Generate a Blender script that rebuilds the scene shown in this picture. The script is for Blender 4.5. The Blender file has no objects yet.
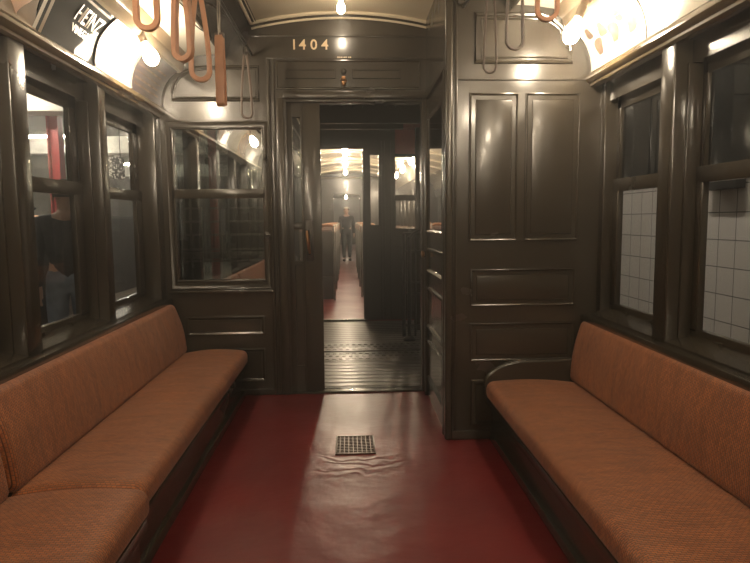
import bpy, bmesh, math, random
from mathutils import Vector, Matrix
random.seed(7)
COL = bpy.context.scene.collection
PI = math.pi

# ------------------------------------------------------------------ materials
def newmat(name):
    m = bpy.data.materials.new(name); m.use_nodes = True
    nt = m.node_tree
    for n in list(nt.nodes): nt.nodes.remove(n)
    out = nt.nodes.new('ShaderNodeOutputMaterial')
    return m, nt, out
def N(nt, typ, **kw):
    n = nt.nodes.new(typ)
    for k, v in kw.items():
        if k.startswith('i_'): n.inputs[k[2:].replace('_', ' ')].default_value = v
        else: setattr(n, k, v)
    return n
def L(nt, a, b): nt.links.new(a, b)
def ramp(nt, src, p0, c0, p1, c1):
    r = nt.nodes.new('ShaderNodeValToRGB')
    r.color_ramp.elements[0].position = p0; r.color_ramp.elements[0].color = (*c0, 1)
    r.color_ramp.elements[1].position = p1; r.color_ramp.elements[1].color = (*c1, 1)
    L(nt, src, r.inputs[0]); return r.outputs[0]
def mat(name, col, rough=.5, metal=0, col2=None, nscale=6, bump=0, bscale=40, rough2=None, coat=0, emit=None, es=0, stretch=None):
    m, nt, out = newmat(name)
    p = N(nt, 'ShaderNodeBsdfPrincipled')
    p.inputs['Roughness'].default_value = rough
    p.inputs['Metallic'].default_value = metal
    p.inputs['Coat Weight'].default_value = coat
    p.inputs['Coat Roughness'].default_value = .12
    tc = N(nt, 'ShaderNodeTexCoord'); src = tc.outputs['Object']
    if stretch:
        mp = N(nt, 'ShaderNodeMapping'); mp.inputs['Scale'].default_value = stretch
        L(nt, src, mp.inputs[0]); src = mp.outputs[0]
    nz = N(nt, 'ShaderNodeTexNoise'); nz.inputs['Scale'].default_value = nscale; nz.inputs['Detail'].default_value = 5
    L(nt, src, nz.inputs['Vector'])
    c2 = col2 or tuple(c*.8 for c in col)
    L(nt, ramp(nt, nz.outputs[0], .35, col, .68, c2), p.inputs['Base Color'])
    if rough2 is not None:
        mr = N(nt, 'ShaderNodeMapRange'); mr.inputs[1].default_value = .3; mr.inputs[2].default_value = .7
        mr.inputs[3].default_value = rough; mr.inputs[4].default_value = rough2
        L(nt, nz.outputs[0], mr.inputs[0]); L(nt, mr.outputs[0], p.inputs['Roughness'])
    if bump:
        b2 = N(nt, 'ShaderNodeTexNoise'); b2.inputs['Scale'].default_value = bscale; b2.inputs['Detail'].default_value = 3
        L(nt, src, b2.inputs['Vector'])
        bp = N(nt, 'ShaderNodeBump'); bp.inputs['Strength'].default_value = bump; bp.inputs['Distance'].default_value = .004
        L(nt, b2.outputs[0], bp.inputs['Height']); L(nt, bp.outputs[0], p.inputs['Normal'])
    if emit:
        p.inputs['Emission Color'].default_value = (*emit, 1); p.inputs['Emission Strength'].default_value = es
    L(nt, p.outputs[0], out.inputs[0])
    return m

M = {}
M['paint'] = mat('dark_olive_gloss_paint', (.040,.033,.0235), .22, col2=(.035,.029,.021), nscale=2, bump=.10, bscale=45, rough2=.28, coat=.35)
M['wood'] = mat('varnished_moulding', (.16,.115,.06), .25, col2=(.12,.085,.045), nscale=5, coat=.5, bump=.1, bscale=20)
M['cream'] = mat('cream_ceiling_paint', (.56,.49,.37), .32, col2=(.56,.48,.35), nscale=2, bump=.08, bscale=6, coat=.2)
M['white'] = mat('white_deck_paint', (.78,.74,.64), .4, col2=(.72,.68,.58), nscale=2)
M['leather'] = mat('tan_leather', (.42,.20,.10), .45, col2=(.34,.15,.07), nscale=12, bump=.15)
M['leather_dark'] = mat('old_dark_leather', (.085,.055,.038), .45, col2=(.06,.04,.03), nscale=12)
M['iron'] = mat('dark_iron', (.05,.045,.04), .35, metal=.8)
M['brass'] = mat('worn_brass', (.50,.26,.12), .28, metal=1, col2=(.35,.18,.09))
M['steel'] = mat('tarnished_steel', (.35,.32,.28), .3, metal=.9)
M['grate'] = mat('rusty_grate_iron', (.10,.065,.05), .4, metal=.5)
M['gold'] = mat('gold_leaf_lettering', (.75,.60,.38), .5, emit=None)
M['black'] = mat('black_cloth', (.012,.012,.014), .85)
M['coat'] = mat('dark_blue_grey_coat', (.016,.018,.022), .8, col2=(.010,.011,.014))
M['jeans'] = mat('faded_blue_denim', (.20,.26,.34), .85, col2=(.10,.14,.20), nscale=9, bump=.2)
M['skin'] = mat('skin', (.55,.34,.25), .5)
M['hair'] = mat('dark_hair', (.03,.02,.015), .5, stretch=(30,30,3))
M['shoe'] = mat('dark_shoes', (.03,.025,.02), .5)
M['redpaint'] = mat('red_station_paint', (.45,.03,.03), .4)
M['pinkred'] = mat('faded_red_paint', (.42,.07,.05), .5)
M['concrete'] = mat('pale_platform_concrete', (.42,.40,.35), .7, col2=(.34,.32,.28), bump=.1)
M['stationwall'] = mat('grey_olive_station_wall', (.20,.19,.15), .7, col2=(.16,.15,.12))
M['beam'] = mat('white_station_beam', (.80,.78,.70), .6)
M['dark'] = mat('dark_tunnel_paint', (.02,.02,.018), .8)
M['brownseat'] = mat('red_brown_wood', (.30,.10,.06), .5)
M['socket'] = mat('dull_socket_brass', (.22,.17,.12), .4, metal=.6)
M['navy'] = mat('dark_green_blue_card', (.014,.018,.016), .8, coat=.10, col2=(.02,.02,.018), nscale=3)
M['navy'].node_tree.nodes['Principled BSDF'].inputs['Specular IOR Level'].default_value = .12
M['navy'].node_tree.nodes['Principled BSDF'].inputs['Coat Roughness'].default_value = .05
M['creamcard'] = mat('ivory_card', (.86,.82,.70), .22, coat=.6, col2=(.80,.74,.60), nscale=5)
M['beigecard'] = mat('brown_grey_card', (.30,.22,.15), .25, coat=.5, col2=(.22,.16,.11), nscale=4)
M['purplecard'] = mat('slate_violet_card', (.085,.07,.085), .3, coat=.3, col2=(.14,.11,.10), nscale=4, stretch=(1,1.5,14))
M['peach'] = mat('peach_ink', (.72,.45,.30), .3)
M['cardink'] = mat('pale_ink', (.80,.76,.66), .3)
M['figink'] = mat('brown_figure_ink', (.13,.085,.06), .5, col2=(.30,.22,.16), nscale=18)
M['tan'] = mat('tan_wood_strip', (.34,.26,.17), .3, coat=.4)

def rattan():
    m, nt, out = newmat('woven_rattan')
    p = N(nt, 'ShaderNodeBsdfPrincipled'); p.inputs['Roughness'].default_value = .48
    p.inputs['Sheen Weight'].default_value = .15
    tc = N(nt, 'ShaderNodeTexCoord')
    mp = N(nt, 'ShaderNodeMapping'); mp.inputs['Rotation'].default_value = (0, 0, math.radians(0))
    L(nt, tc.outputs['UV'], mp.inputs[0])
    br = N(nt, 'ShaderNodeTexBrick'); br.offset = .5
    br.inputs['Scale'].default_value = 1.0
    br.inputs['Mortar Size'].default_value = .0020; br.inputs['Mortar Smooth'].default_value = .9
    br.inputs['Brick Width'].default_value = .018; br.inputs['Row Height'].default_value = .0092
    br.inputs['Color1'].default_value = (.46,.158,.045,1); br.inputs['Color2'].default_value = (.29,.088,.022,1)
    br.inputs['Mortar'].default_value = (.07,.02,.006,1)
    L(nt, mp.outputs[0], br.inputs['Vector'])
    nz = N(nt, 'ShaderNodeTexNoise'); nz.inputs['Scale'].default_value = 5; nz.inputs['Detail'].default_value = 6
    ms = N(nt, 'ShaderNodeMapping'); ms.inputs['Scale'].default_value = (1, 4, 1); L(nt, tc.outputs['UV'], ms.inputs[0])
    L(nt, ms.outputs[0], nz.inputs['Vector'])
    mx = N(nt, 'ShaderNodeMix'); mx.data_type = 'RGBA'; mx.blend_type = 'MULTIPLY'; mx.inputs[0].default_value = .8
    L(nt, br.outputs['Color'], mx.inputs[6])
    L(nt, ramp(nt, nz.outputs[0], .3, (.62,.55,.50), .7, (1.1,1.08,1.05)), mx.inputs[7])
    L(nt, mx.outputs[2], p.inputs['Base Color'])
    bp = N(nt, 'ShaderNodeBump'); bp.inputs['Strength'].default_value = .8; bp.inputs['Distance'].default_value = .0025; bp.invert = True
    L(nt, br.outputs['Fac'], bp.inputs['Height'])
    b2 = N(nt, 'ShaderNodeBump'); b2.inputs['Strength'].default_value = .5; b2.inputs['Distance'].default_value = .01
    n2 = N(nt, 'ShaderNodeTexNoise'); n2.inputs['Scale'].default_value = 9; L(nt, tc.outputs['UV'], n2.inputs['Vector'])
    L(nt, n2.outputs[0], b2.inputs['Height']); L(nt, bp.outputs[0], b2.inputs['Normal'])
    L(nt, b2.outputs[0], p.inputs['Normal'])
    L(nt, p.outputs[0], out.inputs[0]); return m
M['rattan'] = rattan()

def redfloor():
    m, nt, out = newmat('worn_red_floor_paint')
    p = N(nt, 'ShaderNodeBsdfPrincipled')
    tc = N(nt, 'ShaderNodeTexCoord')
    n1 = N(nt, 'ShaderNodeTexNoise'); n1.inputs['Scale'].default_value = 1.6; n1.inputs['Detail'].default_value = 7
    n2 = N(nt, 'ShaderNodeTexNoise'); n2.inputs['Scale'].default_value = 60; n2.inputs['Detail'].default_value = 2
    for n in (n1, n2): L(nt, tc.outputs['Object'], n.inputs['Vector'])
    c = ramp(nt, n1.outputs[0], .35, (.150,.017,.017), .7, (.115,.013,.014))
    # small pale chips
    mx = N(nt, 'ShaderNodeMix'); mx.data_type = 'RGBA'
    L(nt, ramp(nt, n2.outputs[0], .76, (0,0,0), .80, (.6,.6,.6)), mx.inputs[0])
    L(nt, c, mx.inputs[6]); mx.inputs[7].default_value = (.30,.16,.12,1)
    L(nt, mx.outputs[2], p.inputs['Base Color'])
    mr = N(nt, 'ShaderNodeMapRange'); mr.inputs[1].default_value = .3; mr.inputs[2].default_value = .7
    mr.inputs[3].default_value = .31; mr.inputs[4].default_value = .42
    L(nt, n1.outputs[0], mr.inputs[0]); L(nt, mr.outputs[0], p.inputs['Roughness'])
    n3 = N(nt, 'ShaderNodeTexNoise'); n3.inputs['Scale'].default_value = 3.5; n3.inputs['Detail'].default_value = 4
    L(nt, tc.outputs['Object'], n3.inputs['Vector'])
    bp = N(nt, 'ShaderNodeBump'); bp.inputs['Strength'].default_value = .5; bp.inputs['Distance'].default_value = .02
    L(nt, n3.outputs[0], bp.inputs['Height'])
    b2 = N(nt, 'ShaderNodeBump'); b2.inputs['Strength'].default_value = .12; b2.inputs['Distance'].default_value = .002
    L(nt, n2.outputs[0], b2.inputs['Height']); L(nt, bp.outputs[0], b2.inputs['Normal'])
    mpp = N(nt, 'ShaderNodeMapping'); mpp.inputs['Location'].default_value = (-.04,-3.16,0); L(nt, tc.outputs['Object'], mpp.inputs[0])
    ln = N(nt, 'ShaderNodeVectorMath', operation='LENGTH'); L(nt, mpp.outputs[0], ln.inputs[0])
    mk = N(nt, 'ShaderNodeMapRange'); mk.inputs[1].default_value = .08; mk.inputs[2].default_value = .30; mk.inputs[3].default_value = 1; mk.inputs[4].default_value = 0
    L(nt, ln.outputs['Value'], mk.inputs[0])
    wv = N(nt, 'ShaderNodeTexWave'); wv.bands_direction = 'Y'; wv.inputs['Scale'].default_value = 3.2; wv.inputs['Distortion'].default_value = 14; wv.inputs['Detail'].default_value = 2; wv.inputs['Detail Scale'].default_value = 1.5
    L(nt, tc.outputs['Object'], wv.inputs['Vector'])
    mm = N(nt, 'ShaderNodeMath', operation='MULTIPLY'); L(nt, wv.outputs['Fac'], mm.inputs[0]); L(nt, mk.outputs[0], mm.inputs[1])
    b3 = N(nt, 'ShaderNodeBump'); b3.inputs['Strength'].default_value = .35; b3.inputs['Distance'].default_value = .008
    L(nt, mm.outputs[0], b3.inputs['Height']); L(nt, b2.outputs[0], b3.inputs['Normal'])
    L(nt, b3.outputs[0], p.inputs['Normal'])
    L(nt, p.outputs[0], out.inputs[0]); return m
M['floor'] = redfloor()

def deckmat():
    m, nt, out = newmat('grey_deck_boards')
    p = N(nt, 'ShaderNodeBsdfPrincipled'); p.inputs['Metallic'].default_value = .25
    tc = N(nt, 'ShaderNodeTexCoord')
    mp = N(nt, 'ShaderNodeMapping'); mp.inputs['Scale'].default_value = (1.2, 26, 1); L(nt, tc.outputs['Object'], mp.inputs[0])
    n1 = N(nt, 'ShaderNodeTexNoise'); n1.inputs['Scale'].default_value = 2; n1.inputs['Detail'].default_value = 5; L(nt, mp.outputs[0], n1.inputs['Vector'])
    L(nt, ramp(nt, n1.outputs[0], .3, (.10,.085,.070), .7, (.05,.042,.036)), p.inputs['Base Color'])
    p.inputs['Roughness'].default_value = .3
    bp = N(nt, 'ShaderNodeBump'); bp.inputs['Strength'].default_value = .35; bp.inputs['Distance'].default_value = .004
    L(nt, n1.outputs[0], bp.inputs['Height']); L(nt, bp.outputs[0], p.inputs['Normal'])
    L(nt, p.outputs[0], out.inputs[0]); return m
M['deck'] = deckmat()

def glassmat(name, base, edge, tint=(.9,.93,.9)):
    m, nt, out = newmat(name)
    t = N(nt, 'ShaderNodeBsdfTransparent'); t.inputs[0].default_value = (*tint, 1)
    g = N(nt, 'ShaderNodeBsdfGlossy'); g.inputs['Roughness'].default_value = .02; g.inputs[0].default_value = (.95,.95,.95,1)
    lw = N(nt, 'ShaderNodeLayerWeight'); lw.inputs[0].default_value = .5
    pw = N(nt, 'ShaderNodeMath', operation='POWER'); pw.inputs[1].default_value = 4; L(nt, lw.outputs['Facing'], pw.inputs[0])
    ml = N(nt, 'ShaderNodeMath', operation='MULTIPLY_ADD'); ml.inputs[1].default_value = edge; ml.inputs[2].default_value = base
    L(nt, pw.outputs[0], ml.inputs[0])
    mx = N(nt, 'ShaderNodeMixShader'); L(nt, ml.outputs[0], mx.inputs[0]); L(nt, t.outputs[0], mx.inputs[1]); L(nt, g.outputs[0], mx.inputs[2])
    L(nt, mx.outputs[0], out.inputs[0]); return m
M['glass'] = glassmat('window_glass', .05, .7, (.93,.92,.90))
M['endglass'] = glassmat('old_plate_glass', .50, .7, (.75,.78,.75))
M['darkglass'] = glassmat('dark_tinted_upper_glass', .12, .7, (.35,.40,.42))

def emit(name, c, s):
    m, nt, out = newmat(name)
    e = N(nt, 'ShaderNodeEmission'); e.inputs[0].default_value = (*c, 1); e.inputs[1].default_value = s
    L(nt, e.outputs[0], out.inputs[0]); return m
WARM = (1, .82, .59)
M['bulb'] = emit('lit_bulb', WARM, 250)
M['bulb_ceiling'] = emit('lit_ceiling_bulb', WARM, 120)
M['bulb_far'] = emit('lit_far_bulb', WARM, 380)
M['tube'] = emit('lit_tile_fill_tube', (1, .91, .80), 190)  # for the added tubes that brighten the tiled wall
M['tube_left'] = emit('lit_platform_tube', (1, .93, .78), 300)
M['tube_near'] = emit('lit_near_platform_tube', (1, .93, .78), 45)
M['mirrorlight'] = emit('lit_orange_display', (1, .55, .3), 2.5)

def tilemat():
    m, nt, out = newmat('white_glazed_tile')
    p = N(nt, 'ShaderNodeBsdfPrincipled'); p.inputs['Roughness'].default_value = .35
    tc = N(nt, 'ShaderNodeTexCoord')
    sp = N(nt, 'ShaderNodeSeparateXYZ'); L(nt, tc.outputs['Object'], sp.inputs[0])
    cb = N(nt, 'ShaderNodeCombineXYZ'); L(nt, sp.outputs['Y'], cb.inputs[0]); L(nt, sp.outputs['Z'], cb.inputs[1])
    br = N(nt, 'ShaderNodeTexBrick'); br.offset = 0; br.inputs['Scale'].default_value = 1
    br.inputs['Brick Width'].default_value = .19; br.inputs['Row Height'].default_value = .19
    br.inputs['Mortar Size'].default_value = .004; br.inputs['Mortar Smooth'].default_value = .1
    br.inputs['Color1'].default_value = (.72,.68,.62,1); br.inputs['Color2'].default_value = (.66,.62,.56,1); br.inputs['Mortar'].default_value = (.16,.15,.14,1)
    L(nt, cb.outputs[0], br.inputs['Vector']); L(nt, br.outputs['Color'], p.inputs['Base Color'])
    L(nt, p.outputs[0], out.inputs[0]); return m
M['tile'] = tilemat()
def postermat():
    m, nt, out = newmat('black_and_white_poster')
    p = N(nt, 'ShaderNodeBsdfPrincipled'); p.inputs['Roughness'].default_value = .5
    tc = N(nt, 'ShaderNodeTexCoord')
    v = N(nt, 'ShaderNodeTexVoronoi'); v.inputs['Scale'].default_value = 34; L(nt, tc.outputs['Object'], v.inputs['Vector'])
    L(nt, ramp(nt, v.outputs['Distance'], .38, (.9,.9,.85), .46, (.05,.05,.05)), p.inputs['Base Color'])
    L(nt, p.outputs[0], out.inputs[0]); return m
M['poster'] = postermat()

# ------------------------------------------------------------------ mesh helpers
class B:
    def __init__(s): s.bm = bmesh.new(); s.uv = None
    def box(s, x0, x1, y0, y1, z0, z1, bev=0, seg=2):
        r = bmesh.ops.create_cube(s.bm, size=1)
        vs = r['verts']
        for v in vs:
            v.co = Vector(((x0+x1)/2+v.co.x*(x1-x0), (y0+y1)/2+v.co.y*(y1-y0), (z0+z1)/2+v.co.z*(z1-z0)))
        if bev:
            es = {e for v in vs for e in v.link_edges}
            bmesh.ops.bevel(s.bm, geom=list(es), offset=bev, segments=seg, affect='EDGES', profile=.5)
        return s
    def poly(s, pts, fn, h0, h1):
        """closed outline pts (u,v) extruded between h0 and h1 through fn(u,v,h)"""
        a = [s.bm.verts.new(fn(u, v, h0)) for u, v in pts]; b = [s.bm.verts.new(fn(u, v, h1)) for u, v in pts]
        n = len(pts)
        for i in range(n): s.bm.faces.new((a[i], a[(i+1) % n], b[(i+1) % n], b[i]))
        s.bm.faces.new(a[::-1]); s.bm.faces.new(b); return s
    def tube(s, pts, r, seg=8, closed=False, sx=1, sz=1, caps=True):
        pts = [Vector(p) for p in pts]; n = len(pts); rings = []
        up = None
        for i, p in enumerate(pts):
            if closed: t = pts[(i+1) % n]-pts[i-1]
            else: t = pts[min(i+1, n-1)]-pts[max(i-1, 0)]
            t.normalize()
            if up is None:
                up = Vector((0,0,1)) if abs(t.z) < .9 else Vector((1,0,0))
            a = t.cross(up)
            if a.length < 1e-4: a = t.orthogonal()
            a.normalize(); b = a.cross(t).normalized(); up = b
            rr = r[i] if isinstance(r, (list, tuple)) else r
            rings.append([s.bm.verts.new(p+a*math.cos(k*2*PI/seg)*rr*sx+b*math.sin(k*2*PI/seg)*rr*sz) for k in range(seg)])
        for i in range(n if closed else n-1):
            A, Bq = rings[i], rings[(i+1) % n]
            for k in range(seg): s.bm.faces.new((A[k], A[(k+1) % seg], Bq[(k+1) % seg], Bq[k]))
        if not closed and caps: s.bm.faces.new(rings[0][::-1]); s.bm.faces.new(rings[-1])
        return s
    def lathe(s, prof, c, axis=(0,0,1), seg=16):
        """prof: (radius, height along axis) list"""
        ax = Vector(axis).normalized(); a = ax.orthogonal().normalized(); b = ax.cross(a); c = Vector(c)
        rings = [[s.bm.verts.new(c+ax*h+(a*math.cos(k*2*PI/seg)+b*math.sin(k*2*PI/seg))*max(r, 1e-4)) for k in range(seg)] for r, h in prof]
        for A, Bq in zip(rings, rings[1:]):
            for k in range(seg): s.bm.faces.new((A[k], A[(k+1) % seg], Bq[(k+1) % seg], Bq[k]))
        s.bm.faces.new(rings[0][::-1]); s.bm.faces.new(rings[-1]); return s
    def ring(s, fn, u0, u1, v0, v1, prof):
        """picture-frame moulding: prof = (inset, height) from outside in"""
        rows = []
        for d, h in prof:
            rows.append([s.bm.verts.new(fn(u, v, h)) for u, v in ((u0+d, v0+d), (u1-d, v0+d), (u1-d, v1-d), (u0+d, v1-d))])
        for A, Bq in zip(rows, rows[1:]):
            for k in range(4): s.bm.faces.new((A[k], A[(k+1) % 4], Bq[(k+1) % 4], Bq[k]))
        return s
    def panel(s, fn, u0, u1, v0, v1, prof):
        s.ring(fn, u0, u1, v0, v1, prof); d, h = prof[-1]
        s.bm.faces.new([s.bm.verts.new(fn(u, v, h)) for u, v in ((u0+d, v0+d), (u1-d, v0+d), (u1-d, v1-d), (u0+d, v1-d))]); return s
    def build(s, name, m, parent=None, smooth=False, angle=40):
        bmesh.ops.remove_doubles(s.bm, verts=s.bm.verts, dist=1e-6)
        bmesh.ops.recalc_face_normals(s.bm, faces=s.bm.faces)
        me = bpy.data.meshes.new(name); s.bm.to_mesh(me); s.bm.free()
        me.materials.append(M[m] if isinstance(m, str) else m)
        for p in me.polygons: p.use_smooth = True
        me.set_sharp_from_angle(angle=math.radians(angle if not smooth else 80))
        o = bpy.data.objects.new(name, me); COL.objects.link(o)
        if parent is not None: o.parent = parent
        return o
def tag(o, label=None, cat=None, group=None, kind=None):
    if label: o['label'] = label
    if cat: o['category'] = cat
    if group: o['group'] = group
    if kind: o['kind'] = kind
    return o
def struct(b, name, m, parent=None, **k):
    o = b.build(name, m, parent, **k)
    if parent is None: o['kind'] = 'structure'
    return o
def empty(name, loc=(0,0,0), rz=0):
    o = bpy.data.objects.new(name, None); o.location = loc; o.rotation_euler = (0,0,rz); o.empty_display_size = .1
    COL.objects.link(o); return o
def copy_tree(o, parent=None):
    c = o.copy(); COL.objects.link(c)
    if parent is not None: c.parent = parent
    for ch in list(o.children): copy_tree(ch, c)
    return c
def local(b, o_loc):
    bmesh.ops.translate(b.bm, verts=b.bm.verts, vec=-Vector(o_loc)); return b

# text as a mesh mapped through fn(u,v,h)
def text_mesh(txt, size, fn, uc, vc, h0=.0005, h1=.0015, sx=1.0, spacing=1.0):
    cu = bpy.data.curves.new('t', 'FONT'); cu.body = txt; cu.size = size; cu.align_x = 'CENTER'; cu.align_y = 'CENTER'
    cu.space_character = spacing; cu.resolution_u = 4; cu.offset = size*.012
    ob = bpy.data.objects.new('t', cu); COL.objects.link(ob)
    dg = bpy.context.evaluated_depsgraph_get(); dg.update()
    me = bpy.data.meshes.new_from_object(ob.evaluated_get(dg))
    bm = bmesh.new(); bm.from_mesh(me)
    ret = bmesh.ops.extrude_face_region(bm, geom=bm.faces[:])
    top = {v for v in ret['geom'] if isinstance(v, bmesh.types.BMVert)}
    for v in bm.verts:
        v.co = Vector(fn(uc+v.co.x*sx, vc+v.co.y, h1 if v in top else h0))
    bpy.data.objects.remove(ob); bpy.data.curves.remove(cu); bpy.data.meshes.remove(me)
    b = B(); b.bm.free(); b.bm = bm; return b

# ------------------------------------------------------------------ dimensions
Y_END = 4.513      # bulkhead with the doorway
Y_CAB = 3.487      # front of the motorman's cab
Y_BACK = -6.0
CX = .035
XL, XR = -1.33, 1.40
FY = lambda y: (lambda u, v, h: (u, y-h, v))                  # wall facing -Y
FXp = lambda x: (lambda u, v, h: (x+h, u, v))                 # wall facing +X
FXn = lambda x: (lambda u, v, h: (x-h, u, v))                 # wall facing -X
RAISE = [(0,0),(.012,-.012),(.030,-.014),(.034,-.020),(.05,-.018),(.075,-.004)]
BEAD = [(0,0),(.004,.010),(.012,.013),(.020,.008),(.026,-.002)]

# ================================================================== FLOOR
b = B(); b.box(-1.52, 1.60, Y_BACK, 4.60, -.06, 0); floor = struct(b, 'floor', 'floor')

# ================================================================== SIDE WALLS
def side_wall(side):
    s = -1 if side == 'left' else 1
    xw = XL if s < 0 else XR
    xo = xw+s*.17
    P = lambda a: xw+s*a                      # a = distance outward from the pillar face
    def bx(b, a0, a1, y0, y1, z0, z1, bev=0):
        x = sorted((P(a0), P(a1))); b.box(x[0], x[1], y0, y1, z0, z1, bev); return b
    yend = Y_END if s < 0 else Y_CAB
    b = B()
    bx(b, .03, .17, Y_BACK, yend, 0, .70)                       # wainscot
    bx(b, -.045, .17, Y_BACK, yend-.005, .70, .742, .008)       # cap rail over the seat back
    bx(b, .075, .17, Y_BACK, yend, 1.95, 2.16)                  # frieze
    # pillars
    ys = [(3.43,3.53),(2.55,2.68),(1.61,1.71),(.70,.80),(-.21,-.11),(-1.12,-1.02),(-2.03,-1.93),(-2.94,-2.84),(-3.85,-3.75),(-4.76,-4.66)] if s < 0 else \
         [(2.61,2.73),(1.72,1.84),(.83,.95),(-.06,.06),(-.95,-.83),(-1.84,-1.72),(-2.73,-2.61),(-3.62,-3.50),(-4.51,-4.39)]
    for y0, y1 in ys:
        bx(b, .0, .17, y0, y1, .742, 2.05, .008)
        bx(b, .055, .12, y0-.014, y1+.014, .742, 1.95, .005)     # sash guides
    if s < 0: bx(b, .0, .17, 4.38, 4.52, .742, 2.05, .006)
    else: bx(b, .05, .17, 3.43, 3.49, .742, 2.05, .006)
    o = struct(b, 'wall_'+side, 'paint')
    # cornice
    fn = lambda u, v, h: (P(u), h, v)
    b = B(); prof = [(.03,2.035),(-.005,2.035),(-.018,2.042),(-.020,2.054),(-.034,2.060),(-.046,2.074),(-.046,2.092),(-.036,2.104),(-.012,2.108),(.03,2.108)]
    b.poly(prof, fn, Y_BACK, yend-.002)
    struct(b, 'trim_%d' % (1 if s < 0 else 2), 'wood')
    # windows
    edges = ys[::-1]
    spans = [(edges[i][1], edges[i+1][0]) for i in range(len(edges)-1)]
    spans.append((edges[-1][1], 4.38 if s < 0 else 3.43))
    return spans
winno = [0]
def side_window(s, y0, y1):
    """double-hung sash between two pillars"""
    xw = XL if s < 0 else XR; dx = .11
    P = lambda a: xw+s*a
    winno[0] += 1
    def bx(b, a0, a1, ya, yb, z0, z1, bev=.004):
        x = sorted((P(a0), P(a1))); b.box(x[0], x[1], ya, yb, z0, z1, bev)
    b = B(); st = .115 if s < 0 else .065
    # lower sash
    bx(b, .105, .135, y0, y0+st, .80, 1.475); bx(b, .105, .135, y1-st, y1, .80, 1.475)
    bx(b, .105, .135, y0, y1, .742, .815); bx(b, .103, .137, y0, y1, 1.445, 1.515)
    # upper sash a little further out
    bx(b, .12, .15, y0, y0+st-.02, 1.50, 1.95); bx(b, .12, .15, y1-st+.02, y1, 1.50, 1.95); bx(b, .12, .15, y0, y1, 1.90, 1.96)
    # sloping inner sill
    fn = lambda u, v, h: (P(u), h, v)
    b.poly([(.0,.742),(.0,.752),(.105,.778),(.105,.742)], fn, y0, y1)
    # sash lifts
    for q in (.3, .7):
        yc = y0+(y1-y0)*q; bx(b, .092, .108, yc-.02, yc+.02, .775, .79, .003)
    w = struct(b, 'window_%d' % winno[0], 'paint')
    for (a, z0, z1, m) in ((.118, .81, 1.45, 'glass'), (.133, 1.51, 1.905, 'glass' if s < 0 else 'darkglass')):
        g = B(); x = sorted((P(a), P(a+.004))); g.box(x[0], x[1], y0+st-.015, y1-st+.015, z0, z1)
        g.build('glass_pane', m, w)
for sd, s in (('left', -1), ('right', 1)):
    for (a, c) in side_wall(sd): side_window(s, a, c)

# ================================================================== CEILING
def HX(s, h): return CX+s*h
COVE = [(1.345,2.106),(1.348,2.14),(1.340,2.19),(1.322,2.245),(1.295,2.29),(1.258,2.33),(1.215,2.362)]
def cove_pt(s, t, off=0):
    """t in 0..1 along the cove from cornice to rail, off = distance into the room"""
    seg = []; tot = 0
    for i in range(len(COVE)-1):
        l = math.dist(COVE[i], COVE[i+1]); seg.append(l); tot += l
    d = t*tot
    for i, l in enumerate(seg):
        if d <= l or i == len(seg)-1:
            f = d/l; h = COVE[i][0]+(COVE[i+1][0]-COVE[i][0])*f; z = COVE[i][1]+(COVE[i+1][1]-COVE[i][1])*f
            tx, tz = (COVE[i+1][0]-COVE[i][0])/l, (COVE[i+1][1]-COVE[i][1])/l
            return HX(s, h-tz*off), z+tx*off       # inward-down normal
        d -= l
COVE_LEN = sum(math.dist(COVE[i], COVE[i+1]) for i in range(len(COVE)-1))
for s in (-1, 1):
    yend = Y_END if s < 0 else Y_CAB
    fn = lambda u, v, h: (HX(s, u), h, v)
    b = B(); back = [(h+.03, z+.01) for h, z in COVE[::-1]]
    b.poly(COVE+back, fn, Y_BACK, yend)
    struct(b, 'ceiling_cove', 'paint')
    b = B()                                            # rail above the cards
    b.poly([(1.222,2.352),(1.195,2.356),(1.185,2.372),(1.178,2.410),(1.160,2.422),(1.148,2.445),(1.135,2.458),(1.135,2.49),(1.26,2.49),(1.26,2.352)], fn, Y_BACK, yend)
    struct(b, 'trim_%d' % (3 if s < 0 else 4), 'tan')
    b = B()                                            # half deck
    b.poly([(1.14,2.462),(1.02,2.478),(.90,2.482),(.90,2.50),(1.02,2.50),(1.14,2.50)], fn, Y_BACK, yend)
    struct(b, 'ceiling_half_deck', 'white')
    b = B()                                            # rim and clerestory side
    b.poly([(.905,2.50),(.905,2.462),(.885,2.452),(.865,2.462),(.862,2.50),(.84,2.57),(.78,2.64),(.70,2.69),(.66,2.70),(.66,2.74),(.95,2.74),(.95,2.50)], fn, Y_BACK, Y_END)
    for k in range(9):                                 # ventilator sash frames along the clerestory
        pass
    struct(b, 'ceiling_clerestory', 'paint')
# monitor ceiling
fn = lambda u, v, h: (u, h, v)
arc = [(-.66+CX*0+i*(1.30/24), 2.70+.075*(1-((i-12)/12)**2)) for i in range(25)]
b = B(); b.poly(arc+[(x, z+.03) for x, z in arc[::-1]], fn, Y_BACK, Y_END); struct(b, 'ceiling', 'cream')
b = B()
for x in (-.665, .645):
    b.tube([(x, Y_BACK, 2.695), (x, Y_END, 2.695)], .013, 8); b.tube([(x+(.03 if x < 0 else -.03), Y_BACK, 2.704), (x+(.03 if x < 0 else -.03), Y_END, 2.704)], .008, 8)
b.tube([(x, Y_END-.008, z-.006) for x, z in arc], .014, 8); b.tube([(x, Y_END-.008, z-.045) for x, z in arc], .008, 8)
struct(b, 'trim_5', 'cream')
b = B(); b.box(-1.6, 1.66, Y_BACK, Y_END+.1, 2.85, 2.88); struct(b, 'ceiling_outer_roof', 'dark')
b = B(); b.box(-1.52, 1.60, Y_BACK-.08, Y_BACK, 0, 2.85); struct(b, 'wall_back', 'paint')

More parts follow.
